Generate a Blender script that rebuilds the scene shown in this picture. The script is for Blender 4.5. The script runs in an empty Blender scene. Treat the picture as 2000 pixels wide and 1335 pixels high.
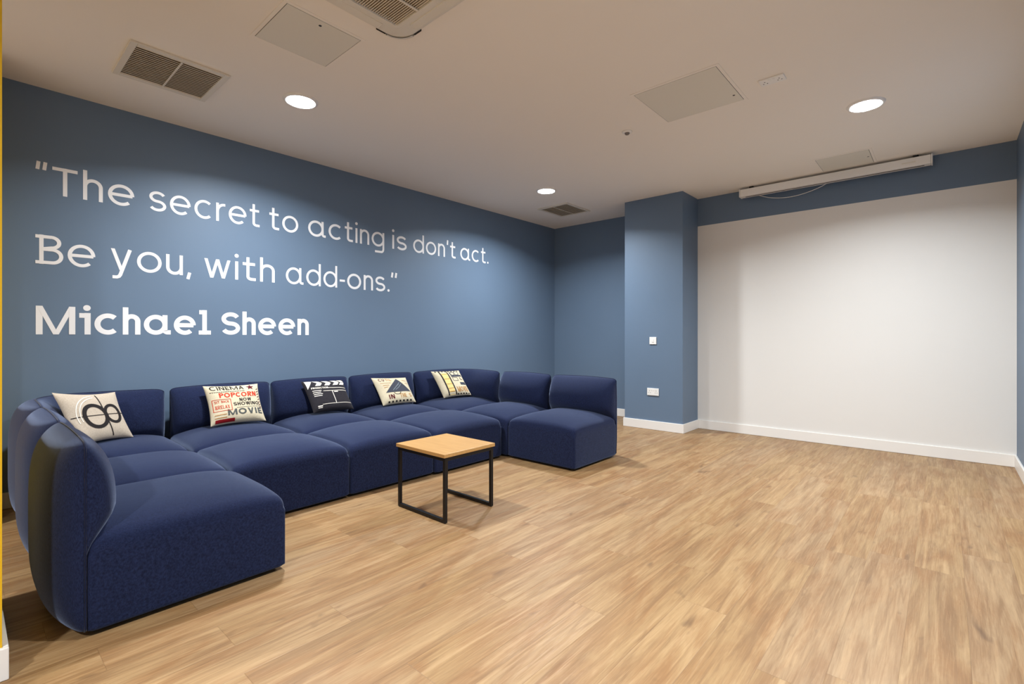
import bpy, bmesh, math, random
from mathutils import Vector, Matrix
from math import sin, cos, pi, radians, sqrt
random.seed(7)
S = bpy.context.scene
COL = S.collection

# ------------------------------------------------------------------ camera, world, exposure
EYE = 1.10
cam = bpy.data.cameras.new('camera')
cam.sensor_fit = 'HORIZONTAL'; cam.sensor_width = 36.0
cam.lens = 956.87 / 2000 * 36
cam.shift_y = -(667.5 - 657.0) / 2000
cam.clip_start = 0.02
co = bpy.data.objects.new('camera', cam); COL.objects.link(co)
co.location = (0, 0, EYE)
co.rotation_euler = (radians(90), 0, radians(41.514))
S.camera = co
W = bpy.data.worlds.new('world'); S.world = W; W.use_nodes = True
W.node_tree.nodes['Background'].inputs[0].default_value = (0.9, 0.85, 0.8, 1)
W.node_tree.nodes['Background'].inputs[1].default_value = 0.02
S.view_settings.view_transform = 'Standard'; S.view_settings.look = 'None'
S.view_settings.gamma = 1.0; S.view_settings.use_curve_mapping = False
S.view_settings.exposure = 0.0
LAMP_W = 55.0
LAMP_SPREAD = radians(149)
LAMP_COL = (1.0, 1.06, 1.10)
DOME_E = 45.0
S.cycles.max_bounces = 10; S.cycles.diffuse_bounces = 7
S.cycles.sample_clamp_indirect = 8
S.cycles.use_denoising = True

# room numbers (metres; x to the right along the far wall, y away from the camera)
XL, XR, YF, YN, ZC = -4.5, 0.448, 5.90, 0.0925, 2.753
YNICHE, PX0, PX1, PY = 6.07, -2.965, -2.236, 5.45
YB = -2.8

# ------------------------------------------------------------------ materials
def srgb(r, g, b):
    f = lambda c: (c / 255 / 12.92) if c / 255 <= 0.04045 else ((c / 255 + 0.055) / 1.055) ** 2.4
    return (f(r), f(g), f(b), 1)

def mat(name, col, rough=0.6, metal=0.0, spec=0.5, sheen=0.0):
    m = bpy.data.materials.new(name); m.use_nodes = True
    p = m.node_tree.nodes['Principled BSDF']
    p.inputs['Base Color'].default_value = col
    p.inputs['Roughness'].default_value = rough
    p.inputs['Metallic'].default_value = metal
    p.inputs['Specular IOR Level'].default_value = spec
    p.inputs['Sheen Weight'].default_value = sheen
    return m

def nd(m, t, **kw):
    n = m.node_tree.nodes.new(t)
    for k, v in kw.items():
        if k.startswith('_'): setattr(n, k[1:], v)
        else: n.inputs[k.replace('__', ' ')].default_value = v
    return n
def lk(m, a, b): m.node_tree.links.new(a, b)
def coords(m, scale=(1, 1, 1), kind='Object'):
    tc = nd(m, 'ShaderNodeTexCoord'); mp = nd(m, 'ShaderNodeMapping')
    mp.inputs['Scale'].default_value = scale
    lk(m, tc.outputs[kind], mp.inputs['Vector']); return mp.outputs['Vector']
def mixcol(m, fac, a, b, mode='MIX'):
    n = nd(m, 'ShaderNodeMix', _data_type='RGBA', _blend_type=mode)
    for idx, v in ((0, fac), (6, a), (7, b)):
        if hasattr(v, 'node'): lk(m, v, n.inputs[idx])
        else: n.inputs[idx].default_value = v
    return n.outputs[2]
def bump(m, h, strength, dist):
    b = nd(m, 'ShaderNodeBump', Strength=strength, Distance=dist)
    lk(m, h, b.inputs['Height'])
    lk(m, b.outputs[0], m.node_tree.nodes['Principled BSDF'].inputs['Normal'])

def paint(name, col, rough=0.55, var=0.05, spec=0.35):
    """matt wall paint: faint roller texture and faint tonal drift"""
    m = mat(name, col, rough, 0, spec)
    v = coords(m)
    n1 = nd(m, 'ShaderNodeTexNoise', Scale=1.6, Detail=3.0); lk(m, v, n1.inputs['Vector'])
    dk = tuple(c * (1 - var) for c in col[:3]) + (1,); lt = tuple(min(1, c * (1 + var)) for c in col[:3]) + (1,)
    c = mixcol(m, n1.outputs['Fac'], dk, lt)
    lk(m, c, m.node_tree.nodes['Principled BSDF'].inputs['Base Color'])
    n2 = nd(m, 'ShaderNodeTexNoise', Scale=260.0, Detail=2.0); lk(m, v, n2.inputs['Vector'])
    bump(m, n2.outputs['Fac'], 0.12, 0.001)
    return m

def fabric(name, col, col2, scale=420, rough=0.9, sheen=0.25, bstr=0.35):
    m = mat(name, col, rough, 0, 0.15, sheen)
    p = m.node_tree.nodes['Principled BSDF']
    p.inputs['Sheen Roughness'].default_value = 0.38
    v = coords(m)
    n = nd(m, 'ShaderNodeTexNoise', Scale=scale, Detail=2.0, Roughness=0.6); lk(m, v, n.inputs['Vector'])
    v2 = coords(m, (scale * 1.6, scale * 0.12, scale * 0.12)); n2 = nd(m, 'ShaderNodeTexNoise', Scale=1.0, Detail=1.0); lk(m, v2, n2.inputs['Vector'])
    v3 = coords(m, (scale * 0.12, scale * 1.6, scale * 0.12)); n3 = nd(m, 'ShaderNodeTexNoise', Scale=1.0, Detail=1.0); lk(m, v3, n3.inputs['Vector'])
    a = nd(m, 'ShaderNodeMath', _operation='ADD'); lk(m, n2.outputs['Fac'], a.inputs[0]); lk(m, n3.outputs['Fac'], a.inputs[1])
    b = nd(m, 'ShaderNodeMath', _operation='ADD'); lk(m, a.outputs[0], b.inputs[0]); lk(m, n.outputs['Fac'], b.inputs[1])
    r = nd(m, 'ShaderNodeMapRange'); r.inputs['From Min'].default_value = 1.15; r.inputs['From Max'].default_value = 1.85
    lk(m, b.outputs[0], r.inputs['Value'])
    c = mixcol(m, r.outputs[0], col, col2)
    lk(m, c, p.inputs['Base Color'])
    bump(m, r.outputs[0], bstr, 0.0012)
    return m

M = {}
M['blue'] = paint('blue wall paint', srgb(102, 121, 143), 0.5)
M['white'] = paint('white wall paint', srgb(227, 224, 219), 0.5, 0.012)
M['ceil'] = paint('ceiling paint', srgb(244, 238, 229), 0.7, 0.012)
M['yellow'] = paint('yellow wall paint', srgb(224, 176, 26), 0.5, 0.02)
M['skirt'] = mat('skirting gloss paint', srgb(236, 232, 226), 0.35)
M['letter'] = mat('white vinyl lettering', srgb(240, 238, 238), 0.5)
M['plastic'] = mat('white moulded plastic', srgb(238, 236, 232), 0.35)
M['panel'] = mat('access panel white', srgb(226, 222, 210), 0.55)
M['metalw'] = mat('white powder coat', srgb(225, 219, 206), 0.45)
M['slat'] = mat('grille slat', srgb(232, 222, 204), 0.45)
M['duct'] = mat('duct interior', srgb(150, 136, 114), 0.9)
M['gap'] = mat('dark recess', srgb(38, 34, 30), 0.9)
M['frame'] = mat('black steel', srgb(22, 21, 22), 0.42, 0.3)
M['sensor'] = mat('grey sensor lens', srgb(120, 112, 106), 0.3)
M['black'] = mat('black plastic', srgb(18, 18, 20), 0.5)
M['sofa'] = fabric('navy woven upholstery', srgb(13, 17, 39), srgb(33, 43, 76), 900, 0.9, 0.42, 0.3)
M['sofa'].node_tree.nodes['Principled BSDF'].inputs['Sheen Tint'].default_value = (0.58, 0.70, 1.0, 1)
M['pipe'] = fabric('navy piping', srgb(16, 22, 46), srgb(24, 32, 60))
M['linen'] = fabric('beige linen', srgb(176, 160, 142), srgb(202, 187, 168), 700, 0.9, 0.1, 0.2)
M['cream'] = fabric('cream linen', srgb(196, 182, 152), srgb(218, 205, 178), 700, 0.9, 0.1, 0.2)
M['blackcloth'] = fabric('black printed cloth', srgb(34, 32, 36), srgb(50, 47, 52), 700, 0.85, 0.1, 0.2)
for k, c in dict(ink_black=(38, 34, 34), ink_red=(196, 62, 40), ink_crimson=(140, 20, 26), ink_wine=(90, 28, 36), ink_grey=(84, 86, 84),
                 ink_white=(236, 226, 212), ink_tan=(178, 128, 72), ink_yellow=(232, 200, 130), ink_slate=(66, 68, 78), ink_chalk=(120, 130, 136),
                 ink_pink=(226, 160, 130)).items():
    M[k] = mat(k.replace('_', ' '), srgb(*c), 0.85, 0, 0.2)
em = bpy.data.materials.new('lamp diffuser'); em.use_nodes = True
p = em.node_tree.nodes['Principled BSDF']
p.inputs['Base Color'].default_value = (0.9, 0.9, 0.88, 1)
p.inputs['Emission Color'].default_value = LAMP_COL + (1,); p.inputs['Emission Strength'].default_value = DOME_E
M['lamp'] = em

def floor_material():
    m = mat('oak vinyl planks', srgb(190, 150, 105), 0.42, 0, 0.4)
    P = m.node_tree.nodes['Principled BSDF']
    PW, PL = 0.178, 1.22
    tc = nd(m, 'ShaderNodeTexCoord'); sx = nd(m, 'ShaderNodeSeparateXYZ'); lk(m, tc.outputs['Object'], sx.inputs[0])
    def ma(op, a, b=None):
        n = nd(m, 'ShaderNodeMath', _operation=op)
        for i, v in enumerate((a, b)):
            if v is None: continue
            if hasattr(v, 'node'): lk(m, v, n.inputs[i])
            else: n.inputs[i].default_value = v
        return n.outputs[0]
    xr = ma('DIVIDE', ma('ADD', sx.outputs[0], 20.05), PW); row = ma('FLOOR', xr); fx = ma('FRACT', xr)
    wn = nd(m, 'ShaderNodeTexWhiteNoise', _noise_dimensions='1D'); lk(m, row, wn.inputs['W'])
    yr = ma('ADD', ma('DIVIDE', ma('ADD', sx.outputs[1], 20.0), PL), wn.outputs['Value']); colm = ma('FLOOR', yr); fy = ma('FRACT', yr)
    cb = nd(m, 'ShaderNodeCombineXYZ'); lk(m, row, cb.inputs[0]); lk(m, colm, cb.inputs[1])
    w2 = nd(m, 'ShaderNodeTexWhiteNoise', _noise_dimensions='3D'); lk(m, cb.outputs[0], w2.inputs['Vector'])
    rnd = w2.outputs['Value']; rc = nd(m, 'ShaderNodeSeparateColor'); lk(m, w2.outputs['Color'], rc.inputs[0])
    # grain coordinates, shifted per plank
    gx = ma('ADD', sx.outputs[0], ma('MULTIPLY', rc.outputs[0], 37.0)); gy = ma('ADD', sx.outputs[1], ma('MULTIPLY', rc.outputs[1], 53.0))
    def noise(scx, scy, detail, rough, dist=0.0):
        c = nd(m, 'ShaderNodeCombineXYZ'); lk(m, ma('MULTIPLY', gx, scx), c.inputs[0]); lk(m, ma('MULTIPLY', gy, scy), c.inputs[1])
        n = nd(m, 'ShaderNodeTexNoise', Scale=1.0, Detail=detail, Roughness=rough, Distortion=dist); lk(m, c.outputs[0], n.inputs['Vector'])
        return n.outputs['Fac']
    def rng(v, a, b, c=0.0, d=1.0):
        n = nd(m, 'ShaderNodeMapRange'); lk(m, v, n.inputs[0])
        for i, q in enumerate((a, b, c, d)): n.inputs[i + 1].default_value = q
        return n.outputs[0]
    fine = noise(130, 5.0, 4.0, 0.7, 0.8); mid = noise(20, 1.2, 5.0, 0.62, 1.4); big = noise(6, 1.3, 4.0, 0.6, 1.6); knot = noise(13, 5.0, 2.0, 0.5, 0.5)
    base = mixcol(m, rnd, srgb(150, 118, 78), srgb(162, 130, 90))
    base = mixcol(m, rng(rc.outputs[2], 0.55, 0.95, 0, 0.40), base, srgb(156, 130, 102))
    base = mixcol(m, rng(big, 0.42, 0.64, 0, 0.70), base, srgb(134, 93, 54))
    base = mixcol(m, rng(mid, 0.48, 0.66, 0, 0.62), base, srgb(120, 88, 56))
    base = mixcol(m, rng(mid, 0.30, 0.46, 0.55, 0.0), base, srgb(180, 148, 108))
    base = mixcol(m, rng(fine, 0.50, 0.70, 0, 0.30), base, srgb(106, 76, 46))
    base = mixcol(m, rng(fine, 0.30, 0.47, 0.28, 0.0), base, srgb(186, 154, 114))
    base = mixcol(m, rng(knot, 0.66, 0.80, 0, 0.70), base, srgb(94, 67, 44))
    # plank joints
    ex = ma('MINIMUM', fx, ma('SUBTRACT', 1.0, fx)); ey = ma('MINIMUM', fy, ma('SUBTRACT', 1.0, fy))
    jx = rng(ex, 0.0, 0.010, 1.0, 0.0); jy = rng(ey, 0.0, 0.0016, 1.0, 0.0); j = ma('MAXIMUM', jx, jy)
    base = mixcol(m, ma('MULTIPLY', j, 0.34), base, srgb(96, 68, 44))
    lk(m, base, P.inputs['Base Color'])
    lk(m, rng(fine, 0.3, 0.7, 0.38, 0.52), P.inputs['Roughness'])
    h = ma('SUBTRACT', ma('MULTIPLY', fine, 0.18), j)
    bump(m, h, 0.25, 0.0012)
    return m
M['floor'] = floor_material()

def oak_top():
    m = mat('oak veneer', srgb(206, 160, 92), 0.4)
    P = m.node_tree.nodes['Principled BSDF']
    v = coords(m, (5, 60, 60)); n = nd(m, 'ShaderNodeTexNoise', Scale=1.0, Detail=4.0, Distortion=0.5); lk(m, v, n.inputs['Vector'])
    c = mixcol(m, n.outputs['Fac'], srgb(170, 124, 68), srgb(202, 158, 98))
    lk(m, c, P.inputs['Base Color']); return m
M['oak'] = oak_top()

# ------------------------------------------------------------------ mesh helpers
def new_obj(name, bm, material, parent=None, smooth=False, loc=None):
    me = bpy.data.meshes.new(name)
    bmesh.ops.recalc_face_normals(bm, faces=bm.faces)
    bm.to_mesh(me); bm.free()
    if smooth:
        for f in me.polygons: f.use_smooth = True
    me.materials.append(material)
    o = bpy.data.objects.new(name, me); COL.objects.link(o)
    if parent: o.parent = parent
    if loc: o.location = loc
    return o

def tag(o, label, cat, group=None):
    o['label'] = label; o['category'] = cat
    if group: o['group'] = group
    return o
def thing(name, label, cat, loc, rz=0.0, group=None):
    o = bpy.data.objects.new(name, None); o.empty_display_size = 0.05; COL.objects.link(o)
    o.location = loc; o.rotation_euler = (0, 0, rz)
    return tag(o, label, cat, group)
def struct(name, bm, material):
    o = new_obj(name, bm, material); o['kind'] = 'structure'; return o

def box(bm, x0, x1, y0, y1, z0, z1, bev=0.0):
    vs = [bm.verts.new((x, y, z)) for x in (x0, x1) for y in (y0, y1) for z in (z0, z1)]
    F = [(0, 1, 3, 2), (4, 6, 7, 5), (0, 4, 5, 1), (2, 3, 7, 6), (0, 2, 6, 4), (1, 5, 7, 3)]
    fs = [bm.faces.new([vs[i] for i in f]) for f in F]
    if bev:
        ed = list({e for f in fs for e in f.edges})
        bmesh.ops.bevel(bm, geom=ed, offset=bev, segments=2, profile=0.5, affect='EDGES')
    return bm
def boxes(*bs, bev=0.0):
    bm = bmesh.new()
    for b in bs: box(bm, *b, bev=bev)
    return bm

def lathe(prof, n=48, bm=None, c=(0, 0, 0)):
    bm = bm or bmesh.new(); rings = []
    for r, z in prof:
        if r < 1e-6: rings.append([bm.verts.new((c[0], c[1], c[2] + z))])
        else: rings.append([bm.verts.new((c[0] + r * cos(2 * pi * i / n), c[1] + r * sin(2 * pi * i / n), c[2] + z)) for i in range(n)])
    for a, b in zip(rings, rings[1:]):
        for i in range(n):
            j = (i + 1) % n
            q = [a[i % len(a)], a[j % len(a)], b[j % len(b)], b[i % len(b)]]
            q = list(dict.fromkeys(q))
            if len(q) > 2: bm.faces.new(q)
    return bm

def tube(bm, pts, r, n=8, closed=False):
    pts = [Vector(p) for p in pts]; N = len(pts); rings = []; prev = None
    for i, p in enumerate(pts):
        a = pts[(i - 1) % N] if (closed or i > 0) else p
        b = pts[(i + 1) % N] if (closed or i < N - 1) else p
        t = (b - a).normalized()
        if prev is None:
            u = t.orthogonal().normalized()
        else:
            u = (prev - t * prev.dot(t)).normalized()
        prev = u; v = t.cross(u)
        rings.append([bm.verts.new(p + r * (cos(2 * pi * k / n) * u + sin(2 * pi * k / n) * v)) for k in range(n)])
    m = N if closed else N - 1
    for i in range(m):
        a, b = rings[i], rings[(i + 1) % N]
        for k in range(n):
            bm.faces.new((a[k], a[(k + 1) % n], b[(k + 1) % n], b[k]))
    if not closed:
        bm.faces.new(rings[0]); bm.faces.new(rings[-1])
    return bm

# ------------------------------------------------------------------ room shell
T = 0.12
struct('floor', boxes((XL - T, XR + T, YB - T, YNICHE + T, -0.1, 0)), M['floor'])
struct('ceiling', boxes((XL - T, XR + T, YB - T, YNICHE + T, ZC, ZC + 0.1)), M['ceil'])
struct('wall_left', boxes((XL - T, XL, YB - T, YNICHE + T, 0, ZC)), M['blue'])
struct('wall_niche', boxes((XL, PX0, YNICHE, YNICHE + T, 0, ZC)), M['blue'])
struct('wall_pillar', boxes((PX0, PX1, PY, YNICHE + T, 0, ZC)), M['blue'])
struct('wall_far', boxes((PX1, XR, YF, YNICHE + T, 2.425, ZC)), M['blue'])
w = struct('wall_far_screen', boxes((PX1, XR, YF, YNICHE + T, 0, 2.425)), M['white'])
struct('wall_right', boxes((XR, XR + T, YB - T, YNICHE + T, 0, ZC)), M['blue'])
struct('wall_near', boxes((-2.96, -2.265, YN - 0.30, YN, 0, ZC), (XL, -4.1, YN - 0.30, YN, 0, ZC)), M['yellow'])
struct('wall_behind', boxes((XL, XR, YB - T, YB, 0, ZC)), M['white'])
def skirt(name, *bs):
    struct(name, boxes(*bs, bev=0.003), M['skirt'])
sk, sh = 0.015, 0.105
skirt('baseboard_left', (XL, XL + sk, YN, YNICHE, 0.001, sh))
skirt('baseboard_niche', (XL + sk, PX0, YNICHE - sk, YNICHE, 0.001, sh))
skirt('baseboard_pillar', (PX0 - sk, PX1 + sk, PY - sk, PY, 0.001, sh), (PX0 - sk, PX0, PY, YNICHE - sk, 0.001, sh), (PX1, PX1 + sk, PY, YF, 0.001, sh))
skirt('baseboard_far', (PX1 + sk, XR, YF - sk, YF, 0.001, sh))
skirt('baseboard_right', (XR - sk, XR, YB, YF - sk, 0.001, sh))
skirt('baseboard_near', (-2.265, -2.25, YN - 0.3, YN + sk, 0.001, sh), (-2.96, -2.265, YN, YN + sk, 0.001, sh), (XL + sk, -4.1, YN, YN + sk, 0.001, sh))

# ------------------------------------------------------------------ stroke lettering
def arc(cx, cy, rx, ry, a0, a1, n=None):
    n = n or max(4, int(abs(a1 - a0) / 7))
    return [(cx + rx * cos(radians(a0 + (a1 - a0) * i / n)), cy + ry * sin(radians(a0 + (a1 - a0) * i / n))) for i in range(n + 1)]

def glyph(ch, w, X=0.79, C=1.0, A=1.09):
    """centre-line strokes of one letter; cap height C, x height X, ascender A, stroke w. Returns (strokes, dots, advance width)."""
    h = w / 2
    R = X / 2 + 0.012; r = R - h; rx = r * 1.06; O = rx + h      # round letters
    cy = X / 2
    st, dots, wd = [], [], 0
    def dg(x0, y0, x1, y1, ww=None):
        q = (ww or w) * math.hypot(x1 - x0, y1 - y0) / abs(y1 - y0) / 2 * 0.94
        return ('Q', (x0, y0), (x1, y1), q)
    if ch in 'oadgecqb':
        wd = 2 * O
    if ch == 'o': st = [arc(O, cy, rx, r, 0, 360)]
    elif ch == 'a':
        st = [arc(O, cy, rx, r, 0, 360), [(2 * O - h, X), (2 * O - h, 0.16)] + arc(2 * O - h + 0.10, 0.16, 0.10, 0.16 - h, 180, 270, 6) + [(2 * O + 0.12, h)]]
        wd = 2 * O + 0.12
    elif ch == 'd': st = [arc(O, cy, rx, r, 0, 360), [(2 * O - h, A), (2 * O - h, 0)]]
    elif ch == 'g': st = [arc(O, cy, rx, r, 0, 360), [(2 * O - h, X), (2 * O - h, -0.12)] + arc(2 * O - h - 0.14, -0.12, 0.14, 0.17, 0, -90, 6) + [(0.22, -0.29)]]
    elif ch == 'e': st = [arc(O, cy, rx, r, 0, 312), [(h, cy), (2 * O - h, cy)]]
    elif ch == 'c': st = [arc(O, cy, rx, r, 48, 312)]; wd = 2 * O * 0.93
    elif ch == 's':
        q = (X - w + 0.02) / 4; k = 0.26
        st = [arc(h + k, X - h - q + 0.01, k, q, 25, 270, 22) + arc(h + k, h + q - 0.01, k * 1.05, q, 90, -155, 22)]; wd = 2 * k + w
    elif ch in 'nh':
        ww = 0.60; top = A if ch == 'h' else X
        k = (ww - w) / 2
        st = [[(h, top), (h, 0)], arc(h + k, X - h - k * 0.95 + 0.01, k, k * 0.95, 180, 0, 20) + [(ww - h, 0)]]; wd = ww
    elif ch == 'u':
        ww = 0.62; k = (ww - w) / 2
        st = [[(h, X), (h, h + k)] + arc(h + k, h + k * 0.97 - 0.01, k, k * 0.97, 180, 360, 20) + [(ww - h, X)], [(ww - h, X), (ww - h, 0)]]; wd = ww
    elif ch == 'r': st = [[(h, X), (h, 0)], arc(h + 0.30, X - h - 0.30, 0.30, 0.30, 180, 90, 10) + [(0.42, X - h)]]; wd = 0.42
    elif ch == 't': st = [[(0.20, A * 0.94), (0.20, 0.17)] + arc(0.20 + 0.15, 0.17, 0.15, 0.17 - h, 180, 270, 6) + [(0.50, h)], [(0, X - h), (0.47, X - h)]]; wd = 0.5
    elif ch == 'i': st = [[(h, X), (h, 0)]]; dots = [(h, A - w * 0.45, w * 0.66)]; wd = w
    elif ch == 'j': st = [[(0.16 + h, X), (0.16 + h, 0)], [(0, X - h), (0.16 + h, X - h)]]; dots = [(0.14 + h, A - w * 0.40, w * 0.62)]; wd = 0.16 + w   # i with a flag
    elif ch == 'l': st = [[(0.24, A), (0.24, 0)], [(0.02, A - h), (0.24, A - h)], [(0.0, h), (0.50, h)]]; wd = 0.5
    elif ch == 'y': st = [dg(h * 1.15, X, 0.35, 0.0), [(0.70 - h * 1.15, X), (0.31, -0.17), (0.27, -0.23), (0.20, -0.26), (0.06, -0.26)]]; wd = 0.70
    elif ch == 'w': st = [dg(h, X, 0.26, 0), dg(0.26, 0, 0.46, X), dg(0.46, X, 0.66, 0), dg(0.66, 0, 0.92 - h, X)]; wd = 0.92
    elif ch == '.': dots = [(w * 0.62, w * 0.6, w * 0.62)]; wd = w * 1.24
    elif ch == ',': st = [[(0.10, 0.13), (0.03, -0.14)]]; wd = 0.14
    elif ch == "'": st = [[(0.08, A), (0.06, A - 0.30)]]; wd = 0.14
    elif ch == '"': st = [[(0.09, A), (0.05, A - 0.28)], [(0.31, A), (0.27, A - 0.28)]]; wd = 0.36
    elif ch == '-': st = [[(0, X * 0.48), (0.34, X * 0.48)]]; wd = 0.34
    # capitals
    elif ch == 'T': st = [[(0.36, C), (0.36, 0)], [(0, C - h), (0.72, C - h)]]; wd = 0.72
    elif ch == 'B':
        st = [[(0.17, C), (0.17, 0)], [(0, C - h), (0.46, C - h)] + arc(0.46, C * 0.755, 0.22, C * 0.245 - h, 90, -90, 14) + [(0.17, C * 0.51)],
              [(0.17, C * 0.51), (0.48, C * 0.51)] + arc(0.48, (C * 0.51 + h) / 2, 0.26, (C * 0.51 - h) / 2, 90, -90, 14) + [(0, h)]]; wd = 0.77
    elif ch == 'M': st = [[(h, 0), (h, C)], dg(h * 1.1, C, 0.56, 0, w * 0.82), dg(0.56, 0, 1.12 - h * 1.1, C, w * 0.82), [(1.12 - h, C), (1.12 - h, 0)]]; wd = 1.12
    elif ch == 'S':
        q = (C - w) / 4; k = 0.30
        st = [arc(h + k, C - h - q, k, q, 22, 270, 24) + arc(h + k, h + q, k * 1.04, q, 90, -158, 24)]; wd = 2 * k + w
    elif ch == 'C': st = [arc(0.46, C / 2, 0.46 - h, C / 2 - h, 45, 315)]; wd = 0.82
    elif ch == 'O': st = [arc(0.50, C / 2, 0.50 - h, C / 2 - h, 0, 360)]; wd = 1.0
    elif ch == 'G': st = [arc(0.48, C / 2, 0.48 - h, C / 2 - h, 45, 360) + [(0.52, C / 2)]]; wd = 0.96
    elif ch == 'P': st = [[(h, 0), (h, C)], [(h, C - h), (0.40, C - h)] + arc(0.40, C * 0.72, 0.26, C * 0.28 - h, 90, -90, 12) + [(h, C * 0.44)]]; wd = 0.68
    elif ch == 'R': st = [[(h, 0), (h, C)], [(h, C - h), (0.40, C - h)] + arc(0.40, C * 0.72, 0.26, C * 0.28 - h, 90, -90, 12) + [(h, C * 0.44)], [(0.34, C * 0.44), (0.66, 0)]]; wd = 0.72
    elif ch == 'N': st = [[(h, 0), (h, C)], dg(h * 1.2, C, 0.72 - h * 1.2, 0), [(0.72 - h, 0), (0.72 - h, C)]]; wd = 0.72
    elif ch == 'W': st = [dg(h, C, 0.28, 0), dg(0.28, 0, 0.52, C), dg(0.52, C, 0.76, 0), dg(0.76, 0, 1.04 - h, C)]; wd = 1.04
    elif ch == 'H': st = [[(h, 0), (h, C)], [(0.68 - h, 0), (0.68 - h, C)], [(h, C / 2), (0.68 - h, C / 2)]]; wd = 0.68
    elif ch == 'I': st = [[(h, 0), (h, C)]]; wd = w
    elif ch == 'V': st = [dg(h, C, 0.38, 0), dg(0.38, 0, 0.76 - h, C)]; wd = 0.76
    elif ch == 'E': st = [[(h, 0), (h, C)], [(h, C - h), (0.54, C - h)], [(h, C / 2), (0.48, C / 2)], [(h, h), (0.54, h)]]; wd = 0.54
    elif ch == 'L': st = [[(h, C), (h, 0)], [(h, h), (0.52, h)]]; wd = 0.52
    elif ch == 'A': st = [dg(h, 0, 0.36, C), dg(0.36, C, 0.72 - h, 0), [(0.16, C * 0.34), (0.56, C * 0.34)]]; wd = 0.72
    elif ch == 'K': st = [[(h, 0), (h, C)], [(0.62, C), (h, C * 0.42)], [(0.24, C * 0.55), (0.66, 0)]]; wd = 0.66
    elif ch == 'X': st = [[(h, 0), (0.64 - h, C)], [(h, C), (0.64 - h, 0)]]; wd = 0.64
    elif ch == 'D': st = [[(h, 0), (h, C)], [(h, C - h), (0.34, C - h)] + arc(0.34, C / 2, 0.36, C / 2 - h, 90, -90, 14) + [(h, h)]]; wd = 0.74
    elif ch == 'U': st = [[(h, C), (h, 0.32)] + arc(0.34, 0.32, 0.34 - h, 0.32 - h, 180, 360, 12) + [(0.68 - h, C)]]; wd = 0.68
    elif ch == '&': st = [[(0.62, 0), (0.14, 0.74)] + arc(0.31, 0.80, 0.18, 0.16, 200, -20, 10) + [(0.10, 0.36)] + arc(0.30, 0.24, 0.24, 0.20, 150, 330, 10) + [(0.60, 0.42)]]; wd = 0.64
    return st, dots, wd

def ribbon(bm, pts, w, f, seg=None):
    """flat stroke of width w along pts, mapped to space by f(x, y)"""
    if seg:
        out = [pts[0]]
        for a, b in zip(pts, pts[1:]):
            n = max(1, int(math.hypot(b[0] - a[0], b[1] - a[1]) / seg))
            out += [(a[0] + (b[0] - a[0]) * i / n, a[1] + (b[1] - a[1]) * i / n) for i in range(1, n + 1)]
        pts = out
    N = len(pts); closed = N > 3 and math.hypot(pts[0][0] - pts[-1][0], pts[0][1] - pts[-1][1]) < 1e-6
    L = []
    for i in range(N):
        if closed: a, b = pts[(i - 1) % (N - 1)] if i else pts[-2], pts[(i + 1) % (N - 1)] if i < N - 1 else pts[1]
        else: a, b = pts[max(0, i - 1)], pts[min(N - 1, i + 1)]
        c = pts[i]
        d1 = Vector((c[0] - a[0], c[1] - a[1])); d2 = Vector((b[0] - c[0], b[1] - c[1]))
        if d1.length < 1e-9: d1 = d2
        if d2.length < 1e-9: d2 = d1
        d1.normalize(); d2.normalize(); t = d1 + d2
        if t.length < 1e-6: t = d1
        t.normalize(); n = Vector((-t.y, t.x)); k = max(0.35, n.dot(Vector((-d1.y, d1.x))))
        q = w / 2 / k
        L.append((bm.verts.new(f(c[0] + n.x * q, c[1] + n.y * q)), bm.verts.new(f(c[0] - n.x * q, c[1] - n.y * q))))
    for a, b in zip(L, L[1:]):
        bm.faces.new((a[0], a[1], b[1], b[0]))
def disc(bm, x, y, r, f, n=20):
    c = bm.verts.new(f(x, y)); ring = [bm.verts.new(f(x + r * cos(2 * pi * i / n), y + r * sin(2 * pi * i / n))) for i in range(n)]
    for i in range(n): bm.faces.new((c, ring[i], ring[(i + 1) % n]))

def word(bm, text, x0, x1, y0, size, w, f, gap=0.13, seg=None, sy=None, **kw):
    """lay a word between x0 and x1 (letters keep their height, spread to fit)"""
    sy = sy or size
    G = [glyph(c, w, **kw) for c in text]
    tot = sum(g[2] for g in G) + gap * (len(G) - 1)
    k = (x1 - x0) / tot; x = x0
    for (st, dots, wd) in G:
        for q, s in enumerate(st):
            if s[0] == 'Q':
                g = f(q); A_, B_, hq = s[1], s[2], s[3]; n = 8; L = []
                for i in range(n + 1):
                    px, py = A_[0] + (B_[0] - A_[0]) * i / n, y0 + (A_[1] + (B_[1] - A_[1]) * i / n) * sy
                    L.append((bm.verts.new(g(x + px * k - hq * min(k, sy), py)), bm.verts.new(g(x + px * k + hq * min(k, sy), py))))
                for c, d in zip(L, L[1:]): bm.faces.new((c[0], c[1], d[1], d[0]))
                continue
            pts = [(x + p[0] * k, y0 + p[1] * sy) for p in s]
            ribbon(bm, pts, w * min(k, sy), f(q), seg)          # crossing strokes lie a hair apart
        for d in dots: disc(bm, x + d[0] * k, y0 + d[1] * sy, d[2] * min(k, sy), f(0))
        x += (wd + gap) * k


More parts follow.
